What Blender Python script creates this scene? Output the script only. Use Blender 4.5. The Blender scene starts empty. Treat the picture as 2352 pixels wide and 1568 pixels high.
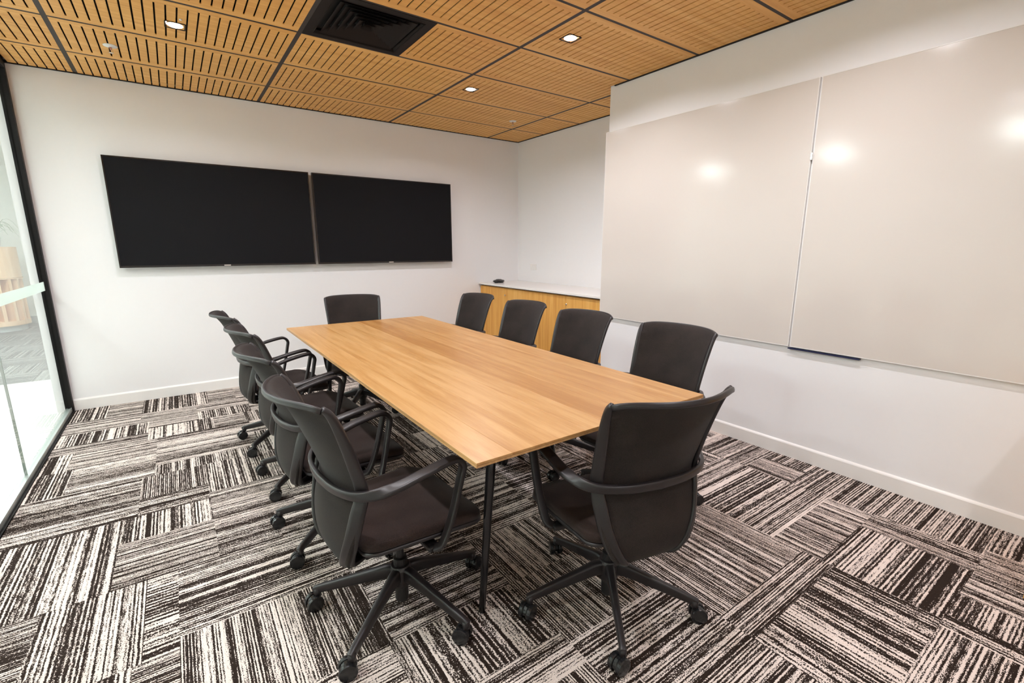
import bpy, bmesh, math, random
from mathutils import Vector, Matrix
random.seed(7)
S = bpy.context.scene
COL = S.collection
PI = math.pi

# ------------------------------------------------------------------ camera
W, H = 2352, 1568
FPX, YAW, PITCH, ROLL = 1081.14, 0.62415, -0.20749, 0.00109
CAMP = Vector((-3.6187, -5.0257, 1.3005))
PX, PY = 13.73, 9.11
def make_camera():
    cy, sy, cp, sp = math.cos(YAW), math.sin(YAW), math.cos(PITCH), math.sin(PITCH)
    f = Vector((sy*cp, cy*cp, sp)); r0 = Vector((cy, -sy, 0)); u0 = r0.cross(f)
    r = math.cos(ROLL)*r0 + math.sin(ROLL)*u0
    u = -math.sin(ROLL)*r0 + math.cos(ROLL)*u0
    m = Matrix(((r.x, u.x, -f.x, CAMP.x), (r.y, u.y, -f.y, CAMP.y), (r.z, u.z, -f.z, CAMP.z), (0, 0, 0, 1)))
    cd = bpy.data.cameras.new('camera'); co = bpy.data.objects.new('camera', cd)
    COL.objects.link(co); co.matrix_world = m
    cd.sensor_fit = 'HORIZONTAL'; cd.sensor_width = 36.0
    cd.lens = FPX*36.0/W
    cd.shift_x = -PX/W; cd.shift_y = PY/W
    cd.clip_start = 0.05; cd.clip_end = 60
    S.camera = co
make_camera()

# ------------------------------------------------------------------ world, exposure
wd = bpy.data.worlds.new('world'); S.world = wd; wd.use_nodes = True
wd.node_tree.nodes['Background'].inputs[0].default_value = (0.9, 0.95, 1, 1)
wd.node_tree.nodes['Background'].inputs[1].default_value = 0.3
S.view_settings.view_transform = 'Standard'
S.view_settings.look = 'None'
S.view_settings.exposure = -0.08
S.view_settings.gamma = 1.0
S.view_settings.use_curve_mapping = False
S.cycles.max_bounces = 10
S.cycles.diffuse_bounces = 7
S.cycles.transparent_max_bounces = 12
DOWNLIGHT_W = 16.0
PANEL_E = 92.0

# ------------------------------------------------------------------ room measures
HC = 2.553          # ceiling
XR = -0.601         # whiteboard wall face
XL = -4.414         # glass wall inner face
YJ = -2.11          # where the recess ends
YB = -6.3           # wall behind the camera
X1, Y0 = -4.0436, -0.505   # ceiling grid origin
XC = -6.4           # far corridor wall
YC = 6.35           # corridor end wall

# ------------------------------------------------------------------ materials
def new_mat(name):
    m = bpy.data.materials.new(name); m.use_nodes = True
    nt = m.node_tree; b = nt.nodes['Principled BSDF']
    return m, nt, b
def N(nt, t, **kw):
    n = nt.nodes.new(t)
    for k, v in kw.items():
        if k.startswith('i_'):
            n.inputs[int(k[2:]) if k[2:].isdigit() else k[2:].replace('_', ' ')].default_value = v
        else: setattr(n, k, v)
    return n
def L(nt, a, b): nt.links.new(a, b)
def srgb(r, g, b):
    f = lambda c: (c/255)/12.92 if c/255 <= 0.04045 else ((c/255+0.055)/1.055)**2.4
    return (f(r), f(g), f(b), 1)
def plain(name, col, rough=0.5, metal=0.0, bump=0.0, bscale=200, spec=0.5, var=0.04):
    m, nt, b = new_mat(name)
    tc = N(nt, 'ShaderNodeTexCoord')
    no = N(nt, 'ShaderNodeTexNoise', i_Scale=bscale*0.1, i_Detail=4.0)
    L(nt, tc.outputs['Object'], no.inputs['Vector'])
    mx = N(nt, 'ShaderNodeMix', data_type='RGBA')
    mx.inputs[6].default_value = tuple(c*(1-var) for c in col[:3])+(1,)
    mx.inputs[7].default_value = tuple(min(1, c*(1+var)) for c in col[:3])+(1,)
    L(nt, no.outputs['Fac'], mx.inputs[0]); L(nt, mx.outputs[2], b.inputs['Base Color'])
    b.inputs['Roughness'].default_value = rough; b.inputs['Metallic'].default_value = metal
    b.inputs['Specular IOR Level'].default_value = spec
    if bump:
        n2 = N(nt, 'ShaderNodeTexNoise', i_Scale=float(bscale), i_Detail=3.0)
        L(nt, tc.outputs['Object'], n2.inputs['Vector'])
        bp = N(nt, 'ShaderNodeBump', i_Strength=bump, i_Distance=0.002)
        L(nt, n2.outputs['Fac'], bp.inputs['Height']); L(nt, bp.outputs[0], b.inputs['Normal'])
    return m
def emit(name, col, e):
    m, nt, b = new_mat(name)
    b.inputs['Base Color'].default_value = col
    b.inputs['Emission Color'].default_value = col
    b.inputs['Emission Strength'].default_value = e
    return m
def wood(name, cols, axis='X', rough=0.4, stretch=18, scale=1.6, rnd=0.25, fine=0.25):
    """grain runs along the given axis; object random shifts tone"""
    m, nt, b = new_mat(name)
    tc = N(nt, 'ShaderNodeTexCoord'); oi = N(nt, 'ShaderNodeObjectInfo')
    mp = N(nt, 'ShaderNodeMapping')
    s = [stretch, stretch, stretch]; s['XYZ'.index(axis)] = 1
    mp.inputs['Scale'].default_value = [q*scale for q in s]
    ad = N(nt, 'ShaderNodeVectorMath', operation='ADD')
    cmb = N(nt, 'ShaderNodeCombineXYZ')
    mu = N(nt, 'ShaderNodeMath', operation='MULTIPLY', i_1=37.0)
    L(nt, oi.outputs['Random'], mu.inputs[0])
    for k in range(3): L(nt, mu.outputs[0], cmb.inputs[k])
    L(nt, tc.outputs['Object'], ad.inputs[0]); L(nt, cmb.outputs[0], ad.inputs[1])
    L(nt, ad.outputs[0], mp.inputs['Vector'])
    n1 = N(nt, 'ShaderNodeTexNoise', i_Scale=1.0, i_Detail=5.0, i_Roughness=0.6, i_Distortion=0.6)
    n2 = N(nt, 'ShaderNodeTexNoise', i_Scale=7.0, i_Detail=3.0, i_Roughness=0.6)
    L(nt, mp.outputs[0], n1.inputs['Vector']); L(nt, mp.outputs[0], n2.inputs['Vector'])
    a = N(nt, 'ShaderNodeMath', operation='MULTIPLY_ADD', i_1=fine)
    L(nt, n2.outputs['Fac'], a.inputs[0]); L(nt, n1.outputs['Fac'], a.inputs[2])
    c = N(nt, 'ShaderNodeMath', operation='MULTIPLY_ADD', i_1=rnd)
    L(nt, oi.outputs['Random'], c.inputs[0]); L(nt, a.outputs[0], c.inputs[2])
    d = N(nt, 'ShaderNodeMath', operation='SUBTRACT', i_1=fine*0.5+rnd*0.5)
    L(nt, c.outputs[0], d.inputs[0])
    cr = N(nt, 'ShaderNodeValToRGB')
    e = cr.color_ramp.elements
    e[0].position, e[0].color = 0.3, cols[0]
    e[1].position, e[1].color = 0.7, cols[2]
    q = e.new(0.5); q.color = cols[1]
    L(nt, d.outputs[0], cr.inputs[0]); L(nt, cr.outputs[0], b.inputs['Base Color'])
    b.inputs['Roughness'].default_value = rough
    bp = N(nt, 'ShaderNodeBump', i_Strength=0.08, i_Distance=0.001)
    L(nt, a.outputs[0], bp.inputs['Height']); L(nt, bp.outputs[0], b.inputs['Normal'])
    return m
def carpet_mat(name, light, dark, mid=0.5):
    """rib lines along local X, broken dark yarn, random shift per piece"""
    m, nt, b = new_mat(name)
    tc = N(nt, 'ShaderNodeTexCoord'); oi = N(nt, 'ShaderNodeObjectInfo')
    cmb = N(nt, 'ShaderNodeCombineXYZ'); mu = N(nt, 'ShaderNodeMath', operation='MULTIPLY', i_1=61.0)
    L(nt, oi.outputs['Random'], mu.inputs[0])
    for k in range(2): L(nt, mu.outputs[0], cmb.inputs[k])
    ad = N(nt, 'ShaderNodeVectorMath', operation='ADD')
    fr = N(nt, 'ShaderNodeMath', operation='MULTIPLY', i_1=17.3); L(nt, oi.outputs['Random'], fr.inputs[0])
    fc = N(nt, 'ShaderNodeMath', operation='FRACT'); L(nt, fr.outputs[0], fc.inputs[0])
    ml = N(nt, 'ShaderNodeMath', operation='MULTIPLY_ADD', i_1=0.75, i_2=0.62); L(nt, fc.outputs[0], ml.inputs[0])
    sc = N(nt, 'ShaderNodeCombineXYZ', i_0=1.0, i_2=1.0); L(nt, ml.outputs[0], sc.inputs[1])
    vm = N(nt, 'ShaderNodeVectorMath', operation='MULTIPLY'); L(nt, tc.outputs['Object'], vm.inputs[0]); L(nt, sc.outputs[0], vm.inputs[1])
    L(nt, vm.outputs[0], ad.inputs[0]); L(nt, cmb.outputs[0], ad.inputs[1])
    def nz(sx, sy, det, dist=0.0, rough=0.5):
        mp = N(nt, 'ShaderNodeMapping'); mp.inputs['Scale'].default_value = (sx, sy, 1)
        L(nt, ad.outputs[0], mp.inputs['Vector'])
        n = N(nt, 'ShaderNodeTexNoise', i_Scale=1.0, i_Detail=det, i_Roughness=rough, i_Distortion=dist)
        L(nt, mp.outputs[0], n.inputs['Vector']); return n.outputs['Fac']
    def mad(a, k, c):
        n = N(nt, 'ShaderNodeMath', operation='MULTIPLY_ADD'); L(nt, a, n.inputs[0]); n.inputs[1].default_value = k
        if isinstance(c, (int, float)): n.inputs[2].default_value = c
        else: L(nt, c, n.inputs[2])
        return n.outputs[0]
    band = nz(0.35, 42, 1.0)            # wide dark / light bands, straight along the rib
    line = nz(0.8, 125, 2.0)            # individual ribs
    brk = nz(22, 120, 2.0, 0.2)         # breaks along a rib
    spk = nz(210, 260, 1.0)             # yarn speckle
    sx = N(nt, 'ShaderNodeSeparateXYZ'); L(nt, ad.outputs[0], sx.inputs[0])
    sw = N(nt, 'ShaderNodeMath', operation='MULTIPLY', i_1=2*PI/0.0125); L(nt, sx.outputs[1], sw.inputs[0])
    sn = N(nt, 'ShaderNodeMath', operation='SINE'); L(nt, sw.outputs[0], sn.inputs[0])
    v = mad(band, 1.9, -0.95)
    v = mad(line, 1.5, v)
    v = mad(brk, 1.0, v)
    v = mad(spk, 1.5, v)
    v = mad(sn.outputs[0], 0.20, v)
    v = mad(v, 1.0, -2.07+mid)
    cr = N(nt, 'ShaderNodeValToRGB')
    e = cr.color_ramp.elements
    e[0].position, e[0].color = 0.40, dark
    e[1].position, e[1].color = 0.62, light
    L(nt, v, cr.inputs[0]); L(nt, cr.outputs[0], b.inputs['Base Color'])
    b.inputs['Roughness'].default_value = 0.95; b.inputs['Specular IOR Level'].default_value = 0.1
    bp = N(nt, 'ShaderNodeBump', i_Strength=0.5, i_Distance=0.003)
    L(nt, v, bp.inputs['Height']); L(nt, bp.outputs[0], b.inputs['Normal'])
    return m
def fabric_mat(name, c0, c1, scale=900):
    m, nt, b = new_mat(name)
    tc = N(nt, 'ShaderNodeTexCoord')
    n1 = N(nt, 'ShaderNodeTexNoise', i_Scale=float(scale), i_Detail=2.0)
    n2 = N(nt, 'ShaderNodeTexNoise', i_Scale=9.0, i_Detail=3.0)
    L(nt, tc.outputs['Object'], n1.inputs['Vector']); L(nt, tc.outputs['Object'], n2.inputs['Vector'])
    a = N(nt, 'ShaderNodeMath', operation='MULTIPLY_ADD', i_1=0.35)
    L(nt, n2.outputs['Fac'], a.inputs[0]); L(nt, n1.outputs['Fac'], a.inputs[2])
    cr = N(nt, 'ShaderNodeValToRGB'); e = cr.color_ramp.elements
    e[0].position, e[0].color = 0.5, c0
    e[1].position, e[1].color = 0.85, c1
    L(nt, a.outputs[0], cr.inputs[0]); L(nt, cr.outputs[0], b.inputs['Base Color'])
    b.inputs['Roughness'].default_value = 0.9; b.inputs['Specular IOR Level'].default_value = 0.25
    b.inputs['Sheen Weight'].default_value = 0.05
    bp = N(nt, 'ShaderNodeBump', i_Strength=0.25, i_Distance=0.001)
    L(nt, n1.outputs['Fac'], bp.inputs['Height']); L(nt, bp.outputs[0], b.inputs['Normal'])
    return m
def glass_mat(name, tint=(0.93, 0.97, 0.95, 1)):
    m = bpy.data.materials.new(name); m.use_nodes = True; nt = m.node_tree
    nt.nodes.clear()
    o = N(nt, 'ShaderNodeOutputMaterial'); mx = N(nt, 'ShaderNodeMixShader')
    t = N(nt, 'ShaderNodeBsdfTransparent'); t.inputs[0].default_value = tint
    g = N(nt, 'ShaderNodeBsdfGlossy'); g.inputs['Roughness'].default_value = 0.0
    f = N(nt, 'ShaderNodeFresnel', i_IOR=1.5)
    ge = N(nt, 'ShaderNodeNewGeometry')
    inv = N(nt, 'ShaderNodeMath', operation='SUBTRACT', i_0=1.0); L(nt, ge.outputs['Backfacing'], inv.inputs[1])
    fm = N(nt, 'ShaderNodeMath', operation='MULTIPLY'); L(nt, f.outputs[0], fm.inputs[0]); L(nt, inv.outputs[0], fm.inputs[1])
    fk = N(nt, 'ShaderNodeMath', operation='MULTIPLY', i_1=1.4, use_clamp=True); L(nt, fm.outputs[0], fk.inputs[0])
    L(nt, fk.outputs[0], mx.inputs[0]); L(nt, t.outputs[0], mx.inputs[1]); L(nt, g.outputs[0], mx.inputs[2])
    L(nt, mx.outputs[0], o.inputs[0]); return m
def frost_mat(name):
    m = bpy.data.materials.new(name); m.use_nodes = True; nt = m.node_tree
    nt.nodes.clear()
    o = N(nt, 'ShaderNodeOutputMaterial'); mx = N(nt, 'ShaderNodeMixShader'); m2 = N(nt, 'ShaderNodeMixShader')
    t = N(nt, 'ShaderNodeBsdfTransparent'); t.inputs[0].default_value = (0.9, 0.95, 0.93, 1)
    d = N(nt, 'ShaderNodeBsdfDiffuse'); d.inputs[0].default_value = (0.8, 0.84, 0.82, 1)
    r = N(nt, 'ShaderNodeBsdfTranslucent'); r.inputs[0].default_value = (0.85, 0.9, 0.88, 1)
    m2.inputs[0].default_value = 0.5; L(nt, d.outputs[0], m2.inputs[1]); L(nt, r.outputs[0], m2.inputs[2])
    mx.inputs[0].default_value = 0.82; L(nt, t.outputs[0], mx.inputs[1]); L(nt, m2.outputs[0], mx.inputs[2])
    L(nt, mx.outputs[0], o.inputs[0]); return m

M = dict(
    wall=plain('wall_paint', (0.82, 0.81, 0.82, 1), 0.6, bump=0.04, bscale=300, var=0.01),
    board=plain('whiteboard_face', (0.655, 0.60, 0.555, 1), 0.14, var=0.015, bscale=20),
    trimw=plain('white_gloss_trim', (0.82, 0.80, 0.78, 1), 0.35, var=0.01),
    black=plain('black_ceiling_void', (0.012, 0.010, 0.010, 1), 0.8),
    bar=plain('dark_grid_bar', (0.035, 0.026, 0.024, 1), 0.6),
    ceilwood=wood('ceiling_veneer', (srgb(212, 151, 78), srgb(224, 167, 92), srgb(234, 182, 110)), 'X', 0.5, 26, 1.1, 0.10),
    tablewood=wood('table_oak', (srgb(160, 112, 60), srgb(176, 131, 78), srgb(190, 148, 97)), 'Y', 0.32, 15, 1.5, 0.24, 0.28),
    tableedge=wood('table_edge', (srgb(176, 132, 84), srgb(192, 150, 100), srgb(204, 164, 116)), 'Y', 0.5, 30, 2),
    cabwood=wood('cabinet_veneer', (srgb(205, 142, 58), srgb(220, 162, 78), srgb(228, 176, 96)), 'Z', 0.45, 22, 1.0, 0.12),
    tanwood=wood('corridor_joinery', (srgb(222, 180, 140), srgb(232, 195, 158), srgb(238, 205, 172)), 'Z', 0.5, 10, 1.0, 0.05),
    counter=plain('white_stone_top', (0.82, 0.79, 0.76, 1), 0.25, var=0.02),
    screen=plain('screen_glass', srgb(27, 27, 29), 0.8, spec=0.1, var=0.01),
    bezel=plain('gloss_black_bezel', (0.014, 0.010, 0.009, 1), 0.18, var=0.05),
    nylon=plain('charcoal_nylon', (0.016, 0.0125, 0.013, 1), 0.38, bump=0.05, bscale=900, var=0.06),
    nylond=plain('dark_nylon', (0.010, 0.009, 0.009, 1), 0.4, var=0.06),
    wheel=plain('caster_wheel', (0.012, 0.012, 0.013, 1), 0.25, var=0.06),
    fabric=fabric_mat('seat_fabric', (0.008, 0.0045, 0.0035, 1), (0.044, 0.026, 0.021, 1)),
    mesh=fabric_mat('back_fabric', (0.005, 0.0038, 0.0033, 1), (0.036, 0.026, 0.022, 1)),
    carpet=carpet_mat('rib_carpet', (0.74, 0.64, 0.585, 1), (0.026, 0.017, 0.013, 1)),
    carpetg=carpet_mat('corridor_carpet', (0.34, 0.35, 0.33, 1), (0.07, 0.07, 0.07, 1)),
    carpetbase=plain('carpet_backing', (0.03, 0.025, 0.022, 1), 0.95),
    vinyl=plain('pale_vinyl_floor', (0.82, 0.82, 0.78, 1), 0.4, var=0.02),
    glass=glass_mat('clear_glass'),
    frost=frost_mat('frosted_film'),
    alu=plain('anodised_channel', (0.42, 0.45, 0.43, 1), 0.35, 0.6),
    blackmetal=plain('black_frame', (0.006, 0.005, 0.005, 1), 0.5, spec=0.2),
    legblack=plain('black_powder_leg', (0.010, 0.009, 0.010, 1), 0.22),
    vent=plain('vent_black', (0.014, 0.010, 0.009, 1), 0.7, spec=0.2),
    lamp=emit('lamp_glow', (1, 0.92, 0.82, 1), 10.0),
    panel=emit('panel_glow', (0.96, 0.98, 1.0, 1), PANEL_E),
    white=plain('white_plastic', (0.8, 0.78, 0.76, 1), 0.35, var=0.01),
    brass=plain('sprinkler_metal', (0.55, 0.25, 0.18, 1), 0.35, 0.6),
    chrome=plain('chrome', (0.75, 0.72, 0.68, 1), 0.2, 0.9),
    blue=plain('navy_plastic', (0.008, 0.010, 0.05, 1), 0.4),
    leaf=plain('plant_leaf', (0.16, 0.30, 0.15, 1), 0.5, var=0.2),
    pot=plain('plant_pot', (0.75, 0.73, 0.7, 1), 0.5),
    cwall=plain('corridor_paint', (0.88, 0.90, 0.87, 1), 0.6, var=0.01),
    skirtg=plain('grey_skirting', (0.42, 0.46, 0.46, 1), 0.5),
)

# ------------------------------------------------------------------ mesh helpers
def obj(name, bm, mat, parent=None, smooth=False, loc=None, bevel=0.0, segs=2):
    me = bpy.data.meshes.new(name)
    bmesh.ops.recalc_face_normals(bm, faces=bm.faces)
    bm.to_mesh(me); bm.free()
    if smooth:
        for p in me.polygons: p.use_smooth = True
    me.materials.append(M[mat])
    o = bpy.data.objects.new(name, me); COL.objects.link(o)
    if parent is not None: o.parent = parent
    if loc is not None: o.location = loc
    if bevel:
        md = o.modifiers.new('bevel', 'BEVEL'); md.width = bevel; md.segments = segs; md.limit_method = 'ANGLE'
        md.angle_limit = math.radians(40)
    return o
def link_mesh(name, me, parent=None, loc=(0, 0, 0), rz=0):
    o = bpy.data.objects.new(name, me); COL.objects.link(o)
    o.parent = parent; o.location = loc; o.rotation_euler = (0, 0, rz); return o
def tag(o, label=None, cat=None, group=None, kind=None):
    if label: o['label'] = label
    if cat: o['category'] = cat
    if group: o['group'] = group
    if kind: o['kind'] = kind
    return o
def thing(name, label, cat, loc=(0, 0, 0), rz=0, group=None):
    o = bpy.data.objects.new(name, None); COL.objects.link(o); o.empty_display_size = 0.1
    o.location = loc; o.rotation_euler = (0, 0, rz)
    return tag(o, label, cat, group)
def struct(name, bm, mat, parent=None, **kw):
    o = obj(name, bm, mat, parent, **kw)
    if parent is None: o['kind'] = 'structure'
    return o
def box(bm, x0, x1, y0, y1, z0, z1):
    v = [bm.verts.new(p) for p in ((x0, y0, z0), (x1, y0, z0), (x1, y1, z0), (x0, y1, z0), (x0, y0, z1), (x1, y0, z1), (x1, y1, z1), (x0, y1, z1))]
    for f in ((0, 3, 2, 1), (4, 5, 6, 7), (0, 1, 5, 4), (1, 2, 6, 5), (2, 3, 7, 6), (3, 0, 4, 7)):
        bm.faces.new([v[i] for i in f])
    return bm
def BX(*a): return box(bmesh.new(), *a)
def prism(bm, pts, z0, z1):
    lo = [bm.verts.new((x, y, z0)) for x, y in pts]; hi = [bm.verts.new((x, y, z1)) for x, y in pts]
    n = len(pts)
    bm.faces.new(lo[::-1]); bm.faces.new(hi)
    for i in range(n): bm.faces.new((lo[i], lo[(i+1) % n], hi[(i+1) % n], hi[i]))
    return bm
def lathe(bm, prof, n=24, mat=Matrix()):
    """prof: (r, z) list"""
    rings = []
    for r, z in prof:
        if r < 1e-6: rings.append([bm.verts.new(mat @ Vector((0, 0, z)))])
        else: rings.append([bm.verts.new(mat @ Vector((r*math.cos(2*PI*i/n), r*math.sin(2*PI*i/n), z))) for i in range(n)])
    for a, b in zip(rings, rings[1:]):
        for i in range(n):
            j = (i+1) % n
            if len(a) == 1 and len(b) == 1: continue
            if len(a) == 1: bm.faces.new((a[0], b[i], b[j]))
            elif len(b) == 1: bm.faces.new((a[i], a[j], b[0]))
            else: bm.faces.new((a[i], a[j], b[j], b[i]))
    for r in (rings[0], rings[-1]):
        if len(r) > 2: bm.faces.new(r)
    return bm
def catmull(P, n):
    """P list of equal-length tuples -> resampled"""
    out = []
    for i in range(len(P)-1):
        p0 = P[max(i-1, 0)]; p1 = P[i]; p2 = P[i+1]; p3 = P[min(i+2, len(P)-1)]
        for k in range(n):
            t = k/n
            out.append(tuple(0.5*((2*b)+(-a+c)*t+(2*a-5*b+4*c-d)*t*t+(-a+3*b-3*c+d)*t**3) for a, b, c, d in zip(p0, p1, p2, p3)))
    out.append(tuple(P[-1])); return out
def sweep(bm, path, k=12, power=0.55):
    """path rows: x y z | wide axis wx wy wz | w t ; rounded-rectangle section"""
    n = len(path); rings = []
    for i, r in enumerate(path):
        p = Vector(r[:3]); a = Vector(path[max(i-1, 0)][:3]); b = Vector(path[min(i+1, n-1)][:3])
        T = (b-a).normalized(); Wd = Vector(r[3:6]); Wd = (Wd - T*Wd.dot(T)).normalized(); Q = T.cross(Wd).normalized()
        ring = []
        for j in range(k):
            an = 2*PI*(j+0.5)/k; c, s = math.cos(an), math.sin(an)
            c = math.copysign(abs(c)**power, c); s = math.copysign(abs(s)**power, s)
            ring.append(bm.verts.new(p + Wd*(c*r[6]/2) + Q*(s*r[7]/2)))
        rings.append(ring)
    for a, b in zip(rings, rings[1:]):
        for j in range(k): bm.faces.new((a[j], a[(j+1) % k], b[(j+1) % k], b[j]))
    bm.faces.new(rings[0][::-1]); bm.faces.new(rings[-1])
    return bm
def children_of(o): return [c for c in bpy.data.objects if c.parent == o]
def copy_tree(o, kids, parent=None):
    c = o.copy(); COL.objects.link(c); c.parent = parent
    for ch in kids.get(o.name, ()): copy_tree(ch, kids, c)
    return c

# ================================================================== SETTING
# floor base and carpet pieces
floor = struct('floor', BX(XL-0.05, XR+0.7, YB, 0.0, -0.06, -0.008), 'carpetbase')
def leaves(x0, x1, y0, y1, out):
    """irregular room-wide partition into blocks of about half a metre"""
    w, h = x1-x0, y1-y0
    if max(w, h) < 0.64: out.append((x0, x1, y0, y1)); return
    if w > 0.36 and (w > h*1.1 or (h < 0.5)) or h < 0.36:
        c = x0+w*random.choice((0.38, 0.45, 0.55, 0.62)); leaves(x0, c, y0, y1, out); leaves(c, x1, y0, y1, out)
    else:
        c = y0+h*random.choice((0.38, 0.45, 0.55, 0.62)); leaves(x0, x1, y0, c, out); leaves(x0, x1, c, y1, out)
def cellpieces(x0, x1, y0, y1, out):
    ori = random.random() < 0.5
    w, h = x1-x0, y1-y0
    r = random.random()
    if r < 0.30: out.append([x0, x1, y0, y1, ori])
    elif r < 0.65:     # a narrow band beside a block
        t = random.choice((0.09, 0.125, 0.16))
        k = random.randrange(4)
        a = dict(z=0)
        if k == 0: out += [[x0, x0+t, y0, y1, 1], [x0+t, x1, y0, y1, 0]]
        elif k == 1: out += [[x1-t, x1, y0, y1, 1], [x0, x1-t, y0, y1, 0]]
        elif k == 2: out += [[x0, x1, y0, y0+t, 0], [x0, x1, y0+t, y1, 1]]
        else: out += [[x0, x1, y1-t, y1, 0], [x0, x1, y0, y1-t, 1]]
    elif r < 0.83:
        c = x0+w*random.choice((0.4, 0.5, 0.6)); out += [[x0, c, y0, y1, ori], [c, x1, y0, y1, not ori]]
    else:
        c = y0+h*random.choice((0.4, 0.5, 0.6)); out += [[x0, x1, y0, c, ori], [x0, x1, c, y1, not ori]]
cells = []
blocks = []
leaves(XL+0.008, XR, YB, 0.0, blocks)
for b in blocks: cellpieces(*b, cells)
cells += [[XR, -0.02, YJ, 0, 1]]
for (x0, x1, y0, y1, ori) in cells:
    # ori 1: ribs along Y (local X turned by 90 degrees)
    cx, cyy = (x0+x1)/2, (y0+y1)/2; a, b = (x1-x0)/2, (y1-y0)/2
    hz = random.uniform(-0.0006, 0.0006)
    bm = bmesh.new()
    if ori: a, b = b, a
    box(bm, -a, a, -b, b, -0.010, hz)
    o = obj('carpet_tile', bm, 'carpet', floor, loc=(cx, cyy, 0))
    if ori: o.rotation_euler = (0, 0, PI/2)

# walls
struct('wall_far', BX(XL-0.10, 0.12, 0.0, 0.12, -0.06, HC+0.25), 'wall')
struct('wall_recess', BX(0.0, 0.12, YJ-0.02, 0.0, -0.06, HC+0.25), 'wall')
struct('wall_right', BX(XR, 0.12, YB, YJ, -0.06, HC+0.25), 'wall')
struct('wall_back', BX(XL-0.1, 0.12, YB-0.12, YB, -0.06, HC+0.25), 'wall')
def skirt(name, x0, x1, y0, y1, axis):
    bm = bmesh.new(); h, t = 0.094, 0.013
    prof = [(0, 0), (t, 0), (t, h-0.012), (t-0.003, h-0.006), (0.004, h), (0, h)]
    if axis == 'x':   # runs along x on wall y=y1, facing -y
        A = [bm.verts.new((x0, y1-p, z)) for p, z in prof]; B = [bm.verts.new((x1, y1-p, z)) for p, z in prof]
    else:             # runs along y on wall x=x1, facing -x
        A = [bm.verts.new((x1-p, y0, z)) for p, z in prof]; B = [bm.verts.new((x1-p, y1, z)) for p, z in prof]
    n = len(prof)
    for i in range(n): bm.faces.new((A[i], A[(i+1) % n], B[(i+1) % n], B[i]))
    bm.faces.new(A); bm.faces.new(B)
    struct(name, bm, 'trimw')
skirt('baseboard_far', XL+0.005, XR+0.01, 0, 0.0, 'x')
skirt('baseboard_right', 0, XR, YB, YJ+0.0, 'y')

# ceiling with slotted veneer tiles
ceil = struct('ceiling', BX(XL-0.1, 0.1, YB, 0.05, HC+0.03, HC+0.09), 'black')
GX = [X1+1.2*k for k in range(-1, 5)]
GY = [Y0-0.6*k for k in range(-1, 11)]
TT = 0.005
def tile_bm(x0, x1, y0, y1, fx0, fx1, fy0, fy1):
    """x0..x1,y0..y1 clipped tile inside full module fx,fy; local coords = world minus module corner"""
    bm = bmesh.new()
    ys0, ys1 = max(fy0+0.062, y0), min(fy1-0.062, y1)
    z0, z1 = 0.0, TT
    if ys0 > y0+1e-5: box(bm, x0, x1, y0, ys0, z0, z1)
    if ys1 < y1-1e-5: box(bm, x0, x1, ys1, y1, z0, z1)
    edges = [x0]
    sw = 0.0088
    cut = []
    for k in range(1, 24):
        s = fx0+0.05*k
        if s-sw/2 > x0+0.004 and s+sw/2 < x1-0.004: cut.append(s)
    prev = x0
    for s in cut:
        box(bm, prev, s-sw/2, ys0, ys1, z0, z1); prev = s+sw/2
    box(bm, prev, x1, ys0, ys1, z0, z1)
    bmesh.ops.translate(bm, verts=bm.verts, vec=(-fx0, -fy0, 0))
    return bm
mesh_cache = {}
LAMPS = [(-3.45, -1.38), (-1.475, -2.597), (-1.486, -1.40), (-3.45, -2.60), (-3.45, -4.0), (-1.48, -4.0), (-2.46, -5.5)]
VX0, VX1, VY0, VY1 = -2.832, -2.226, -2.297, -1.708
for i in range(len(GX)-1):
    for j in range(len(GY)-1):
        fx0, fx1, fy0, fy1 = GX[i], GX[i+1], GY[j+1], GY[j]
        gm, gc = 0.0135, 0.0108       # half widths of main and cross gaps
        x0, x1, y0, y1 = fx0+gm, fx1-gm, fy0+gc, fy1-gc
        lim_r = (0.0 if fy0+0.3 > YJ else XR)-0.014
        x0 = max(x0, XL+0.02); x1 = min(x1, lim_r); y0 = max(y0, YB+0.014); y1 = min(y1, -0.014)
        if fy1 < YJ or fy0 >= YJ: spans = [(x0, x1, y0, y1)]
        else: spans = [(x0, x1, y0, y1)]
        if fy0 < YJ < fy1 and fx1 > XR:   # tile at the recess corner: two clipped pieces
            spans = [(x0, min(fx1-gm, XR-0.014), y0, min(y1, YJ)), (x0, min(fx1-gm, -0.014), max(y0, YJ+0.004), y1)]
        for s in spans:
            a, b, c, d = s
            if b-a < 0.03 or d-c < 0.02: continue
            if i == 2 and abs(fy1-GY[3]) < 0.01 and a < VX1:      # module that carries the air diffuser
                a = VX1+0.003
            key = tuple(round(q, 3) for q in (a-fx0, b-fx0, c-fy0, d-fy0))
            if key not in mesh_cache:
                o = obj('ceiling_tile', tile_bm(a, b, c, d, fx0, fx1, fy0, fy1), 'ceilwood', ceil, loc=(fx0, fy0, HC))
                mesh_cache[key] = o.data
            else: link_mesh('ceiling_tile', mesh_cache[key], ceil, (fx0, fy0, HC))
for k, x in enumerate(GX[1:-1]):
    xe = XR if x > XR else None
    y0 = YB if x < XR else YJ
    if x < 0: obj('grid_bar', BX(x-0.013, x+0.013, y0, -0.002, HC+0.0005, HC+0.028), 'bar', ceil)
for y in GY[1:-1]:
    if y > YB: obj('grid_bar', BX(XL+0.01, (XR if y < YJ else 0)-0.002, y-0.0105, y+0.0105, HC+0.0008, HC+0.029), 'bar', ceil)

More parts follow.
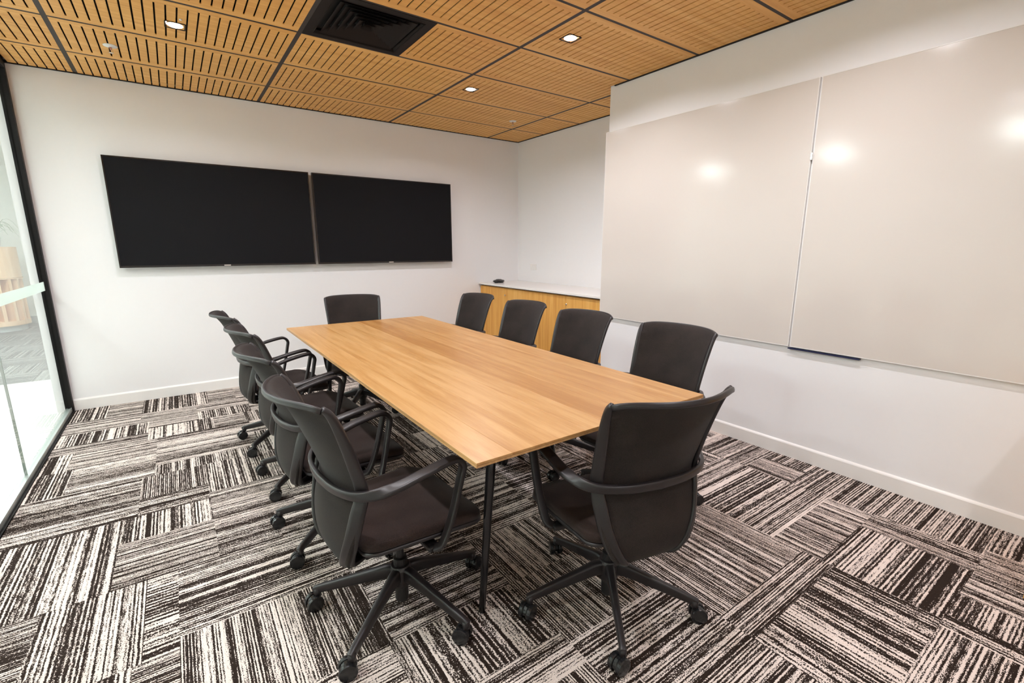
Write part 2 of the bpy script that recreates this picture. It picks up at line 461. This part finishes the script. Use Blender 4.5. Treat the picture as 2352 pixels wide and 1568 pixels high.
for (a, b, c, d) in ((XL, -0.001, -0.014, -0.001), (-0.014, -0.001, YJ, -0.014), (XR-0.014, XR-0.001, YB, YJ-0.05)):
    obj('shadow_angle', BX(a, b, c, d, HC-0.006, HC+0.012), 'black', ceil)
# glass wall on the left
st = struct('window_1', BX(XL-0.045, XL+0.002, -0.040, -0.0005, 0.0, HC), 'blackmetal')           # end post at the far wall
obj('head_channel', BX(XL-0.045, XL+0.004, YB, -0.04, HC-0.045, HC+0.02), 'blackmetal', st)
obj('floor_channel', BX(XL-0.045, XL-0.010, YB, -0.04, 0.0, 0.030), 'alu', st)
obj('floor_gasket', BX(XL-0.010, XL+0.006, YB, -0.04, 0.0, 0.008), 'blackmetal', st)
obj('channel_lip', BX(XL-0.012, XL-0.006, YB, -0.04, 0.008, 0.036), 'alu', st)
YJG = -1.41
for a, b in ((YJG+0.002, -0.04), (-2.81, YJG-0.002), (-4.21, -2.814), (YB, -4.214)):
    obj('pane', BX(XL-0.032, XL-0.022, a, b, 0.03, HC-0.03), 'glass', st)
obj('frosted_band', BX(XL-0.0215, XL-0.0205, YB, -0.041, 0.969, 1.035), 'frost', st)
obj('pane_joint', BX(XL-0.033, XL-0.021, YJG-0.002, YJG+0.002, 0.03, HC-0.04), 'alu', st)

# corridor beyond the glass
struct('floor_corridor', BX(XC-0.1, XL-0.0465, YB-0.5, 1.35, -0.06, 0.0), 'vinyl')
cf = struct('floor_corridor_carpet', BX(XC-0.1, 0.1, 1.35, YC+0.1, -0.06, -0.008), 'carpetbase')
xs = [XC, -5.9, -5.4, -4.9, -4.4, -3.9, -3.4]; ysc = [1.35+0.5*k for k in range(11)]
for i in range(len(xs)-1):
    for j in range(len(ysc)-1):
        a, b = (xs[i+1]-xs[i])/2, (ysc[j+1]-ysc[j])/2
        o = obj('carpet_tile', BX(-a, a, -b, b, -0.01, 0.0), 'carpetg', cf, loc=(xs[i]+a, ysc[j]+b, 0))
        if (i+j) % 2: o.rotation_euler = (0, 0, PI/2)
struct('wall_corridor', BX(XC-0.12, XC, YB-0.5, YC, -0.06, 2.75), 'cwall')
struct('wall_corridor_end', BX(XC-0.12, 0.2, YC, YC+0.12, -0.06, 2.75), 'cwall')
struct('wall_corridor_back', BX(XC-0.12, XL-0.1, YB-0.62, YB-0.5, -0.06, 2.75), 'cwall')
struct('wall_corridor_inner', BX(-3.4, -3.3, 0.12, YC, -0.06, 2.75), 'cwall')
struct('wall_header', BX(XL-0.10, XL-0.046, YB-0.5, 0.12, HC-0.02, 2.75), 'cwall')
struct('ceiling_corridor', box(BX(XC-0.12, XL-0.046, YB-0.6, 0.125, HC+0.02, 2.80), XC-0.12, -3.3, 0.125, YC+0.12, HC+0.02, 2.80), 'cwall')
struct('baseboard_corridor', BX(XC, -3.4, YC-0.012, YC, 0.0, 0.12), 'skirtg')

# ================================================================== OBJECTS
# ---- wall screens
def television(label, x0, x1, z0, z1):
    cx = (x0+x1)/2; y = -0.070
    t = thing('television', label, 'television', (cx, 0, z0), 0, 'wall mounted screens')
    w = (x1-x0)/2; h = z1-z0; b = 0.010
    bm = bmesh.new()
    box(bm, -w, -w+b, y-0.002, y+0.030, 0, h); box(bm, w-b, w, y-0.002, y+0.030, 0, h)
    box(bm, -w+b, w-b, y-0.002, y+0.030, h-b, h); box(bm, -w+b, w-b, y-0.002, y+0.030, 0, 0.016)
    obj('bezel', bm, 'bezel', t)
    obj('screen', BX(-w+b, w-b, y+0.001, y+0.012, 0.016, h-b), 'screen', t)
    obj('back_shell', BX(-w+0.03, w-0.03, y+0.030, y+0.042, 0.03, h-0.03), 'bezel', t)
    obj('wall_bracket', BX(-0.30, 0.30, y+0.042, -0.0005, h*0.25, h*0.75), 'blackmetal', t)
    obj('badge', BX(-0.025, 0.025, y-0.0035, y-0.002, 0.003, 0.012), 'chrome', t)
television('larger-looking black flat screen at left, nearer the glass wall', -3.977, -2.492, 1.127, 1.982)
television('black flat screen at right, nearer the room corner', -2.463, -0.990, 1.127, 1.982)

# ---- whiteboards
def board(label, y0, y1):
    t = thing('whiteboard', label, 'whiteboard', (XR, (y0+y1)/2, 0.702), 0, 'wall whiteboards')
    h = (y1-y0)/2; Z = 2.212-0.702
    obj('writing_surface', BX(-0.020, -0.002, -h+0.004, h-0.004, 0.004, Z-0.004), 'board', t, bevel=0.001)
    bm = bmesh.new()
    box(bm, -0.019, -0.0005, -h, -h+0.004, 0, Z); box(bm, -0.019, -0.0005, h-0.004, h, 0, Z)
    box(bm, -0.021, -0.0005, -h+0.004, h-0.004, 0, 0.004); box(bm, -0.021, -0.0005, -h+0.004, h-0.004, Z-0.004, Z)
    obj('edge_trim', bm, 'trimw', t)
board('large cream glossy whiteboard beside the cabinet recess, left of the joint', -3.699, -2.095)
board('large cream glossy whiteboard running out of frame at right, right of the joint', -5.32, -3.709)
t = thing('pen_ledge', 'thin dark navy strip under the whiteboard joint', 'strip', (XR, -3.89, 0.696))
obj('ledge', BX(-0.024, -0.001, -0.19, 0.19, -0.008, 0.0), 'blue', t, bevel=0.001)
t = thing('joint_clip', 'small shiny clip on the joint between whiteboards', 'clip', (XR-0.021, -3.704, 1.80))
obj('clip_body', BX(-0.005, 0.0, -0.006, 0.006, -0.02, 0.02), 'chrome', t, bevel=0.001)

# ---- cabinet in the recess and its worktop
t = thing('recess_cabinet', 'oak veneer base cabinet in the recess under the white worktop', 'cabinet', (0, 0, 0))
obj('carcass', BX(-0.555, -0.002, YJ+0.004, -0.014, 0.08, 0.835), 'cabwood', t)
obj('plinth', BX(-0.53, -0.002, YJ+0.004, -0.014, 0.0, 0.08), 'blackmetal', t)
obj('filler_panel', BX(-0.578, -0.555, -0.030, -0.0135, 0.08, 0.826), 'cabwood', t)
dy = [-0.032, -0.535, -1.060, -1.590, YJ+0.004]
for k in range(4):
    o = obj('door', BX(-0.580, -0.5555, dy[k+1]+0.0015, dy[k]-0.0015, 0.082, 0.826), 'cabwood', t, bevel=0.0008)
    if k in (1, 3):
        mt = Matrix.Rotation(-PI/2, 4, 'Y')
        kb = bmesh.new(); lathe(kb, [(0, 0.0), (0.008, 0.0), (0.009, 0.004), (0.0075, 0.010), (0, 0.011)], 16, mt)
        q = obj('lock', kb, 'chrome', o, smooth=True, loc=(-0.5802, dy[k]-0.022, 0.752))
        q['label'] = 'round chrome lock'
t = thing('worktop', 'white stone worktop on the oak recess cabinet', 'worktop', (0, 0, 0))
obj('slab', BX(-0.601, -0.001, YJ+0.002, -0.001, 0.846, 0.866), 'counter', t, bevel=0.001)
obj('shadow_rail', BX(-0.572, -0.02, YJ+0.004, -0.014, 0.835, 0.846), 'bar', t)
# conference phone
t = thing('conference_phone', 'small black conference phone on the white worktop', 'phone', (-0.42, -0.18, 0.866), 0.5)
bm = bmesh.new()
lathe(bm, [(0, 0.012), (0.05, 0.010), (0.085, 0.006), (0.098, 0.012), (0.100, 0.020), (0.09, 0.030), (0.05, 0.038), (0, 0.040)], 32)
for v in bm.verts:
    v.co.y *= 0.62
obj('body', bm, 'bezel', t, smooth=True)
for s in (-1, 1):
    obj('foot', BX(s*0.06-0.012, s*0.06+0.012, -0.02, 0.02, 0.0, 0.011), 'nylond', t, bevel=0.002)
obj('keypad', BX(-0.03, 0.03, -0.022, 0.022, 0.038, 0.042), 'nylon', t, bevel=0.001)
# outlet
t = thing('wall_outlet', 'small white power outlet on the recess wall above the worktop', 'outlet', (0, -0.33, 1.05))
obj('cover_plate', BX(-0.009, -0.0005, -0.059, 0.059, -0.037, 0.037), 'white', t, bevel=0.003)
for s in (-1, 1): obj('rocker_switch', BX(-0.012, -0.009, s*0.04-0.005, s*0.04+0.005, 0.006, 0.022), 'white', t, bevel=0.001)
# wooden unit at the right edge of the picture
t = thing('side_cabinet', 'oak cabinet, only its lower corner showing at the right edge', 'cabinet', (-0.881, -5.384, 0))
obj('carcass', BX(-0.265, 0.240, -0.497, 0.497, 0.0, 0.84), 'cabwood', t)
for k in range(2): obj('door', BX(-0.285, -0.2655, -0.497+k*0.498, -0.497+k*0.498+0.495, 0.002, 0.838), 'cabwood', t, bevel=0.001)
obj('top_board', BX(-0.29, 0.240, -0.50, 0.50, 0.84, 0.865), 'cabwood', t, bevel=0.001)

# ---- air diffuser
t = thing('air_diffuser', 'square black louvred air diffuser in the timber ceiling', 'vent', ((VX0+VX1)/2, (VY0+VY1)/2, HC))
hw = (VX1-VX0)/2; hh = (VY1-VY0)/2
def ring(bm, ox, oy, zo, ix, iy, zi, th=0.0025):
    for (a0, a1, b0, b1) in (((-ox, -oy), (ox, -oy), (ix, -iy), (-ix, -iy)), ((ox, -oy), (ox, oy), (ix, iy), (ix, -iy)),
                             ((ox, oy), (-ox, oy), (-ix, iy), (ix, iy)), ((-ox, oy), (-ox, -oy), (-ix, -iy), (-ix, iy))):
        v = [bm.verts.new((a0[0], a0[1], zo)), bm.verts.new((a1[0], a1[1], zo)), bm.verts.new((b0[0], b0[1], zi)), bm.verts.new((b1[0], b1[1], zi))]
        u = [bm.verts.new((q.co.x, q.co.y, q.co.z+th)) for q in v]
        bm.faces.new(v); bm.faces.new(u[::-1])
        for i in range(4): bm.faces.new((v[i], v[(i+1) % 4], u[(i+1) % 4], u[i]))
bm = bmesh.new(); ring(bm, hw, hh, -0.001, hw-0.055, hh-0.055, -0.001, 0.012); obj('frame', bm, 'vent', t)
bm = bmesh.new(); ring(bm, hw-0.05, hh-0.05, -0.004, hw-0.062, hh-0.062, 0.012, 0.003); obj('inner_lip', bm, 'vent', t)
for k in range(6):
    o = hw-0.085-0.037*k
    bm = bmesh.new(); ring(bm, o, o, 0.000, o-0.045 if o > 0.07 else 0.02, o-0.045 if o > 0.07 else 0.02, 0.026, 0.002)
    obj('louvre', bm, 'vent', t)
obj('backing', BX(-hw+0.03, hw-0.03, -hh+0.03, hh-0.03, 0.0285, 0.0295), 'black', t)

# ---- recessed downlights
lnames = ['square recessed downlight at upper left, beside the sprinkler', 'bright square recessed downlight nearest the whiteboard wall',
          'square recessed downlight in front of the screens, beyond the diffuser', 'square recessed downlight above the left chairs', 'square recessed downlight over the near left floor',
          'square recessed downlight over the near right floor', 'square recessed downlight behind the camera']
for (x, y), nm in zip(LAMPS, lnames):
    t = thing('downlight', nm, 'light', (x, y, HC), 0, 'recessed ceiling downlights')
    a = 0.048
    bm = bmesh.new()
    for s in (-1, 1):
        box(bm, s*a-0.003, s*a+0.003, -a, a, -0.003, 0.022); box(bm, -a+0.003, a-0.003, s*a-0.003, s*a+0.003, -0.003, 0.022)
    obj('frame', bm, 'blackmetal', t)
    obj('housing', BX(-a+0.003, a-0.003, -a+0.003, a-0.003, 0.008, 0.014), 'white', t)
    bm = bmesh.new(); lathe(bm, [(0, -0.004), (0.034, -0.003), (0.041, 0.001), (0.044, 0.0078), (0, 0.0079)], 24)
    obj('lamp', bm, 'lamp', t, smooth=False)
    ld = bpy.data.lights.new('downlight_beam', 'AREA'); ld.shape = 'DISK'; ld.size = 0.09
    ld.energy = DOWNLIGHT_W; ld.color = (0.95, 0.94, 1.0); ld.spread = math.radians(158)
    lo = bpy.data.objects.new('downlight_beam', ld); COL.objects.link(lo); lo.parent = t; lo.location = (0, 0, -0.012)
t = thing('indicator_lamp', 'tiny white indicator dot beside the upper left downlight', 'indicator', (-3.425, -1.49, HC))
bm = bmesh.new(); lathe(bm, [(0, -0.006), (0.006, -0.005), (0.008, 0.0), (0, 0.001)], 12); obj('dome', bm, 'white', t, smooth=True)
# ---- sprinklers
for (x, y), nm in (((-3.785, -0.790), 'white sprinkler head at upper left, near the glass wall'), ((-0.634, -0.787), 'white sprinkler head near the far right corner')):
    t = thing('sprinkler', nm, 'sprinkler', (x, y, HC), 0, 'ceiling sprinklers')
    bm = bmesh.new(); lathe(bm, [(0.012, -0.010), (0.024, -0.003), (0.036, -0.004), (0.038, 0.0), (0.012, 0.0)], 28); obj('rosette', bm, 'white', t, smooth=True)
    bm = bmesh.new(); lathe(bm, [(0, -0.026), (0.0045, -0.026), (0.006, -0.015), (0.008, 0.0), (0, 0.0)], 12); obj('bulb', bm, 'brass', t, smooth=True)
    bm = bmesh.new()
    for s in (-1, 1): box(bm, s*0.009-0.001, s*0.009+0.001, -0.002, 0.002, -0.040, -0.004)
    lathe(bm, [(0, -0.043), (0.013, -0.042), (0.013, -0.040), (0, -0.0395)], 16); obj('deflector', bm, 'chrome', t)

# ---- corridor lights and joinery
for k, (y, xc, hx) in enumerate(((3.27, -5.5, 0.5), (1.74, -5.26, 0.5), (-0.10, -5.25, 0.3), (-2.0, -5.2, 0.3), (-3.8, -5.2, 0.3))):
    nm = ['pale ceiling light panel far down the corridor', 'pale ceiling light panel in the corridor, second from the end', 'corridor light panel beside the far wall',
          'corridor light panel beside the glass wall middle', 'corridor light panel beside the near glass'][k]
    t = thing('light_panel', nm, 'light', (xc, y, HC+0.02), 0, 'corridor light panels')
    obj('diffuser', BX(-hx, hx, -0.13, 0.13, -0.014, -0.001), 'panel', t)
    bm = bmesh.new(); ring(bm, hx+0.02, 0.15, -0.016, hx, 0.13, -0.016, 0.014); obj('frame', bm, 'white', t)
# curved shelf unit
t = thing('curved_shelf_unit', 'curved pale timber shelf unit beyond the glass', 'shelf', (-6.0, 5.65, 0))
def arc(r, a0, a1, n): return [(r*math.cos(a0+(a1-a0)*i/n), r*math.sin(a0+(a1-a0)*i/n)) for i in range(n+1)]
A0, A1 = math.radians(-100), math.radians(60)
def shell_piece(name, r0, r1, a0, a1, z0, z1, mat='tanwood', n=8):
    pts = arc(r1, a0, a1, n)+arc(r0, a1, a0, n)
    return obj(name, prism(bmesh.new(), pts, z0, z1), mat, t)
shell_piece('plinth', 0.02, 0.35, A0, A1, 0.0, 0.09, 'skirtg', 20)
shell_piece('base_panel', 0.02, 0.40, A0, A1, 0.09, 0.16, n=20)
shell_piece('upper_panel', 0.02, 0.40, A0, A1, 0.82, 1.285, n=20)
shell_piece('ledge', 0.02, 0.41, A0, A1, 0.80, 0.815, n=20)
shell_piece('back_panel', 0.18, 0.20, A0, A1, 0.16, 0.80, n=20)
for k in range(9):
    a = A0+(A1-A0)*k/8
    shell_piece('divider', 0.20, 0.398, a-0.05, a+0.05, 0.16, 0.80, n=2)
# plant on it
t = thing('potted_plant', 'green strap-leaved plant on top of the curved shelf unit', 'plant', (-5.85, 5.62, 1.285))
bm = bmesh.new(); lathe(bm, [(0, 0), (0.09, 0), (0.12, 0.14), (0.11, 0.14), (0.10, 0.12), (0, 0.12)], 20); obj('pot', bm, 'pot', t, smooth=True)
for k in range(26):
    an = k*2.4; ln = random.uniform(0.28, 0.44); up = random.uniform(0.10, 0.32)
    d = Vector((math.cos(an), math.sin(an), 0)); sd = Vector((-d.y, d.x, 0))
    path = []
    for i in range(7):
        q = i/6; p = d*(0.03+ln*q)+Vector((0, 0, 0.12+up*math.sin(q*2.3)*1.2-0.10*q*q))
        path.append((p.x, p.y, p.z, sd.x, sd.y, 0, 0.022*(1-q**2)+0.003, 0.002))
    obj('leaf', sweep(bmesh.new(), path, 4, 1.0), 'leaf', t)

# ---- conference table
TZ = 0.735
t = thing('conference_table', 'long oak plank conference table with slim black legs', 'table', (-2.515, -2.715, 0))
TX, TY = 0.515, 1.305
wds = [0.104, 0.108, 0.142, 0.092, 0.124, 0.088, 0.142, 0.112]
tot = sum(wds); x = -TX
for k, w in enumerate(wds):
    w = w*2*TX/tot
    bm = bmesh.new(); e = 0.0003
    box(bm, -w/2+e, w/2-e, -TY, TY, TZ-0.0075, TZ)
    obj('plank', bm, 'tablewood', t, loc=(x+w/2, 0, 0), bevel=0.0006, segs=1); x += w
bm = bmesh.new()
lo = [(-TX+0.022, -TY+0.022), (TX-0.022, -TY+0.022), (TX-0.022, TY-0.022), (-TX+0.022, TY-0.022)]; hi = [(-TX, -TY), (TX, -TY), (TX, TY), (-TX, TY)]
va = [bm.verts.new((a, b, TZ-0.026)) for a, b in lo]; vb = [bm.verts.new((a, b, TZ-0.0145)) for a, b in hi]; vc = [bm.verts.new((a, b, TZ-0.008)) for a, b in hi]
bm.faces.new(va[::-1]); bm.faces.new(vc)
for i in range(4):
    bm.faces.new((va[i], va[(i+1) % 4], vb[(i+1) % 4], vb[i])); bm.faces.new((vb[i], vb[(i+1) % 4], vc[(i+1) % 4], vc[i]))
obj('edge_core', bm, 'tableedge', t)
for sy in (-1, 1): obj('cross_rail', BX(-0.33, 0.33, sy*1.04-0.02, sy*1.04+0.02, TZ-0.066, TZ-0.027), 'legblack', t, bevel=0.002)
for sx in (-1, 1): obj('side_rail', BX(sx*0.28-0.02, sx*0.28+0.02, -1.018, 1.018, TZ-0.066, TZ-0.027), 'legblack', t, bevel=0.002)
for sx in (-1, 1):
    for sy in (-1, 1):
        foot = (sx*0.345, sy*1.035); top = (sx*0.295, sy*1.045)
        path = [(top[0]+(foot[0]-top[0])*q, top[1]+(foot[1]-top[1])*q, (TZ-0.027)*(1-q), 1, 0, 0, 0.036-0.012*q, 0.036-0.012*q) for q in (0, 0.25, 0.5, 0.72, 0.725, 1)]
        o = obj('leg', sweep(bmesh.new(), path, 16, 1.0), 'legblack', t, smooth=False)
        for p in o.data.polygons: p.use_smooth = len(p.vertices) == 4

# ---- chairs
def make_chair():
    t = thing('conference_chair', 'x', 'chair')
    # seat pad
    def outline(k, n=7):
        """rounded trapezoid; k = inset"""
        P = [(-0.205+k, -0.195+k, 0.05), (0.205-k, -0.195+k, 0.05), (0.235-k, 0.235-k, 0.09), (-0.235+k, 0.235-k, 0.09)]
        out = []
        for i, (x, y, r) in enumerate(P):
            a = (PI, 1.5*PI, 0, 0.5*PI)[i]; cx = x+r if i in (0, 3) else x-r; cy = y+r if i in (0, 1) else y-r
            for j in range(n): out.append((cx+r*math.cos(a+0.5*PI*j/(n-1)), cy+r*math.sin(a+0.5*PI*j/(n-1))))
        return out
    SD = -0.045
    def zoff(x, y): return -0.028*max(0, (y-0.08)/0.155)**2 + 0.010*(x/0.22)**2 + 0.008*max(0, (-y-0.1)/0.1)
    bm = bmesh.new(); rings = []
    for k, z in ((0.012, 0.425), (0.0, 0.432), (0.0, 0.448), (0.006, 0.458), (0.022, 0.463), (0.07, 0.464), (0.13, 0.463)):
        rings.append([bm.verts.new((x, y, z+SD+zoff(x, y))) for x, y in outline(k)])
    for a, b in zip(rings, rings[1:]):
        m = len(a)
        for i in range(m): bm.faces.new((a[i], a[(i+1) % m], b[(i+1) % m], b[i]))
    bm.faces.new(rings[0][::-1]); bm.faces.new(rings[-1])
    obj('seat', bm, 'fabric', t, smooth=True)
    bm = bmesh.new(); rings = []
    for k, z in ((0.10, 0.385), (0.03, 0.398), (0.0, 0.416), (-0.003, 0.426), (0.004, 0.4295)):
        rings.append([bm.verts.new((x, y, z+SD+zoff(x, y))) for x, y in outline(k)])
    for a, b in zip(rings, rings[1:]):
        m = len(a)
        for i in range(m): bm.faces.new((a[i], a[(i+1) % m], b[(i+1) % m], b[i]))
    bm.faces.new(rings[0][::-1]); bm.faces.new(rings[-1])
    obj('seat_pan', bm, 'nylon', t, smooth=True)
    # backrest
    B = [(-0.165, 0.318, 0.080, 0.000), (-0.205, 0.322, 0.106, 0.003), (-0.236, 0.345, 0.136, 0.010), (-0.248, 0.392, 0.164, 0.022), (-0.250, 0.455, 0.182, 0.034),
         (-0.240, 0.530, 0.191, 0.044), (-0.228, 0.600, 0.194, 0.050), (-0.252, 0.680, 0.198, 0.052), (-0.282, 0.760, 0.205, 0.058), (-0.312, 0.830, 0.211, 0.064),
         (-0.336, 0.868, 0.215, 0.072), (-0.356, 0.886, 0.216, 0.079), (-0.370, 0.891, 0.215, 0.083)]
    rows = catmull(B, 4); nu = 24
    def surf(r, u, off=0.0):
        y, z, hwid, d = r
        cr = abs(u)**7
        return Vector((u*hwid*(1-0.0*cr), y+d*u*u+off, z-0.012*cr*(1 if z > 0.85 else 0)))
    def grid_solid(rows, us, th):
        bm = bmesh.new(); F = []; K = []
        for i, r in enumerate(rows):
            a = rows[max(0, i-1)]; b = rows[min(len(rows)-1, i+1)]
            tn = Vector((0, b[0]-a[0], b[1]-a[1])).normalized(); nn = Vector((0, tn.z, -tn.y))   # towards the sitter
            F.append([bm.verts.new(surf(r, u)+nn*th/2) for u in us]); K.append([bm.verts.new(surf(r, u)-nn*th/2) for u in us])
        R, Cn = len(rows), len(us)
        for i in range(R-1):
            for j in range(Cn-1):
                bm.faces.new((F[i][j], F[i][j+1], F[i+1][j+1], F[i+1][j])); bm.faces.new((K[i][j], K[i+1][j], K[i+1][j+1], K[i][j+1]))
        for i in range(R-1):
            bm.faces.new((F[i][0], F[i+1][0], K[i+1][0], K[i][0])); bm.faces.new((F[i][-1], K[i][-1], K[i+1][-1], F[i+1][-1]))
        for j in range(Cn-1):
            bm.faces.new((F[0][j], K[0][j], K[0][j+1], F[0][j+1])); bm.faces.new((F[-1][j], F[-1][j+1], K[-1][j+1], K[-1][j]))
        return bm
    us = [-1+2*j/nu for j in range(nu+1)]
    obj('backrest', grid_solid(rows, us, 0.010), 'mesh', t, smooth=True)
    # rim along the top lip
    last = rows[-1]
    path = []
    for j in range(nu+1):
        p = surf(last, us[j], -0.003); path.append((p.x, p.y, p.z, 0, 0.25, 1, 0.018, 0.011))
    obj('top_rail', sweep(bmesh.new(), path, 10, 0.8), 'nylon', t, smooth=True)
    # uprights on both sides
    for s in (-1, 1):
        U = [(0.050, -0.110, 0.330, 0.044), (0.078, -0.168, 0.318, 0.046), (0.108, -0.210, 0.330, 0.047), (0.142, -0.222, 0.378, 0.047), (0.171, -0.214, 0.450, 0.046),
             (0.186, -0.198, 0.530, 0.045), (0.193, -0.182, 0.600, 0.041), (0.198, -0.199, 0.680, 0.038), (0.205, -0.222, 0.760, 0.034), (0.212, -0.246, 0.830, 0.028),
             (0.216, -0.263, 0.866, 0.022), (0.218, -0.279, 0.884, 0.014)]
        rowsu = catmull(U, 4)
        path = [(s*(a-0.004), b-0.007, c, s*0.70, 0.70, 0, w, 0.017) for a, b, c, w in rowsu]
        obj('upright', sweep(bmesh.new(), path, 12, 0.6), 'nylon', t, smooth=True)
    # arm loop: front post, arm, band round the back
    A = [(-0.222, 0.020, 0.346, 1, 0, 0, 0.030, 0.016), (-0.243, 0.040, 0.368, 1, 0, 0, 0.030, 0.016), (-0.256, 0.070, 0.460, 1, 0, 0, 0.030, 0.016), (-0.264, 0.100, 0.585, 1, 0, 0, 0.031, 0.017),
         (-0.267, 0.107, 0.625, 1, 0, 0, 0.033, 0.018), (-0.269, 0.088, 0.651, 1, 0, 0, 0.037, 0.018), (-0.269, 0.055, 0.655, 1, 0, 0, 0.040, 0.018), (-0.267, -0.030, 0.640, 1, 0, 0, 0.041, 0.018),
         (-0.256, -0.105, 0.620, 0.95, -0.2, 0.1, 0.039, 0.018), (-0.232, -0.170, 0.605, 0.6, -0.4, 0.6, 0.033, 0.018), (-0.185, -0.215, 0.598, 0.2, -0.3, 1, 0.030, 0.017), (-0.10, -0.243, 0.595, 0, -0.15, 1, 0.030, 0.016), (0, -0.251, 0.594, 0, 0, 1, 0.030, 0.016)]
    path = catmull(A, 5)
    left = path
    right = [(-p[0], p[1], p[2], -p[3], p[4], p[5], p[6], p[7]) for p in path][::-1][1:]
    obj('arm_loop', sweep(bmesh.new(), left+right, 12, 0.45), 'nylon', t, smooth=True)
    # mechanism and under-seat arms
    bm = bmesh.new(); box(bm, -0.07, 0.07, -0.15, 0.10, 0.290, 0.347); box(bm, -0.228, 0.228, 0.000, 0.040, 0.335, 0.355)
    obj('mechanism', bm, 'nylond', t, bevel=0.006)
    bm = bmesh.new(); lathe(bm, [(0, 0.028), (0.022, 0.028), (0.024, 0.034), (0.024, 0.20), (0.0145, 0.202), (0.0145, 0.292), (0, 0.292)], 20)
    obj('gas_column', bm, 'nylond', t, smooth=False)
    # base
    bm = bmesh.new(); lathe(bm, [(0, 0.085), (0.028, 0.085), (0.036, 0.100), (0.038, 0.160), (0.033, 0.172), (0, 0.173)], 24)
    base = obj('base_hub', bm, 'nylon', t, smooth=False)
    path = catmull([(0.020, 0, 0.138, 0, 1, 0, 0.046, 0.052), (0.05, 0, 0.141, 0, 1, 0, 0.042, 0.048), (0.10, 0, 0.130, 0, 1, 0, 0.036, 0.042), (0.20, 0, 0.104, 0, 1, 0, 0.030, 0.034), (0.292, 0, 0.080, 0, 1, 0, 0.027, 0.027),
                    (0.316, 0, 0.073, 0, 1, 0, 0.026, 0.022)], 4)
    path = [p[:6]+(p[6]*0.80, p[7]*1.08) for p in path]
    lm = sweep(bmesh.new(), path, 12, 0.42)
    lathe(lm, [(0, 0.052), (0.010, 0.052), (0.013, 0.056), (0.013, 0.080), (0, 0.081)], 12, Matrix.Translation((0.306, 0, 0)))
    leg0 = obj('leg', lm, 'nylon', base, smooth=True)
    cm = bmesh.new()
    for s in (-1, 1):
        mt = Matrix.Translation((0.014, s*0.016, 0.029)) @ Matrix.Rotation(PI/2, 4, 'X')
        lathe(cm, [(0, -0.0095), (0.018, -0.0095), (0.0275, -0.008), (0.029, -0.004), (0.029, 0.004), (0.0275, 0.008), (0.018, 0.0095), (0, 0.0095)], 22, mt)
    # hood between the wheels
    pts = []
    for i in range(9):
        a = math.radians(-10+i*200/8); pts.append((0.014+0.024*math.cos(a), 0.029+0.026*math.sin(a)))
    lo = [cm.verts.new((a, -0.006, b)) for a, b in pts]; hi = [cm.verts.new((a, 0.006, b)) for a, b in pts]
    cm.faces.new(lo); cm.faces.new(hi[::-1])
    for i in range(len(pts)):
        j = (i+1) % len(pts); cm.faces.new((lo[i], hi[i], hi[j], lo[j]))
    cas0 = obj('caster', cm, 'wheel', base)
    for k in range(5):
        a = 2*PI*k/5
        L_ = leg0 if k == 0 else link_mesh('leg', leg0.data, base)
        L_.rotation_euler = (0, 0, a)
        Cc = cas0 if k == 0 else link_mesh('caster', cas0.data, base)
        Cc.location = (0.306*math.cos(a), 0.306*math.sin(a), 0); Cc.rotation_euler = (0, 0, a+(0.5, -0.4, 0.7, -0.9, 0.3)[k])
    return t
proto = make_chair()
kids = {}
for o in bpy.data.objects:
    if o.parent: kids.setdefault(o.parent.name, []).append(o)
R = math.radians
G1, G2, G3 = 'chairs along the left side of the table', 'chairs along the right side of the table', 'chairs at the table ends'
CH = [(-3.081, -3.548, R(-90+4), R(2.7), 'black armchair nearest the camera on the glass-wall side of the table', G1),
      (-3.098, -2.905, R(-90+3), R(2.7), 'black armchair second from the camera on the glass-wall side', G1),
      (-3.080, -2.275, R(-90+3), R(2.7), 'black armchair third from the camera on the glass-wall side', G1),
      (-3.108, -1.615, R(-90+4), R(2.7), 'black armchair farthest back on the glass-wall side', G1),
      (-1.827, -3.570, R(90+3), R(33), 'black armchair nearest the camera on the whiteboard side', G2),
      (-1.835, -2.895, R(90+3), R(20), 'black armchair second from the camera on the whiteboard side', G2),
      (-1.815, -2.245, R(90+3), R(8), 'black armchair third from the camera on the whiteboard side', G2),
      (-1.820, -1.565, R(90+4), R(40), 'black armchair farthest back on the whiteboard side', G2),
      (-2.500, -1.300, R(168.5), R(15), 'black armchair at the far end of the table below the screens', G3),
      (-2.442, -3.969, R(-13), R(16.3), 'black armchair at the near end of the table, its back to the camera', G3)]
for i, (x, y, rz, ph, lab, g) in enumerate(CH):
    c = proto if i == 0 else copy_tree(proto, kids)
    c.location = (x, y, 0); c.rotation_euler = (0, 0, rz)
    c['label'] = lab; c['group'] = g
    for b in (kids[proto.name] if i == 0 else [q for q in bpy.data.objects if q.parent == c]):
        if b.name.startswith('base_hub'):
            b.rotation_euler = (0, 0, ph-rz)
            for q in [w for w in bpy.data.objects if w.parent == b and w.name.startswith('caster')]:
                k = round(math.degrees(math.atan2(q.location.y, q.location.x)) / 72) % 5
                q.rotation_euler.z = 2*PI*k/5+(0.5, -0.4, 0.7, -0.9, 0.3)[k]
                if g == G1 and k in (1, 4): q.rotation_euler.z += PI     # neighbours' casters swivelled inwards to clear one another
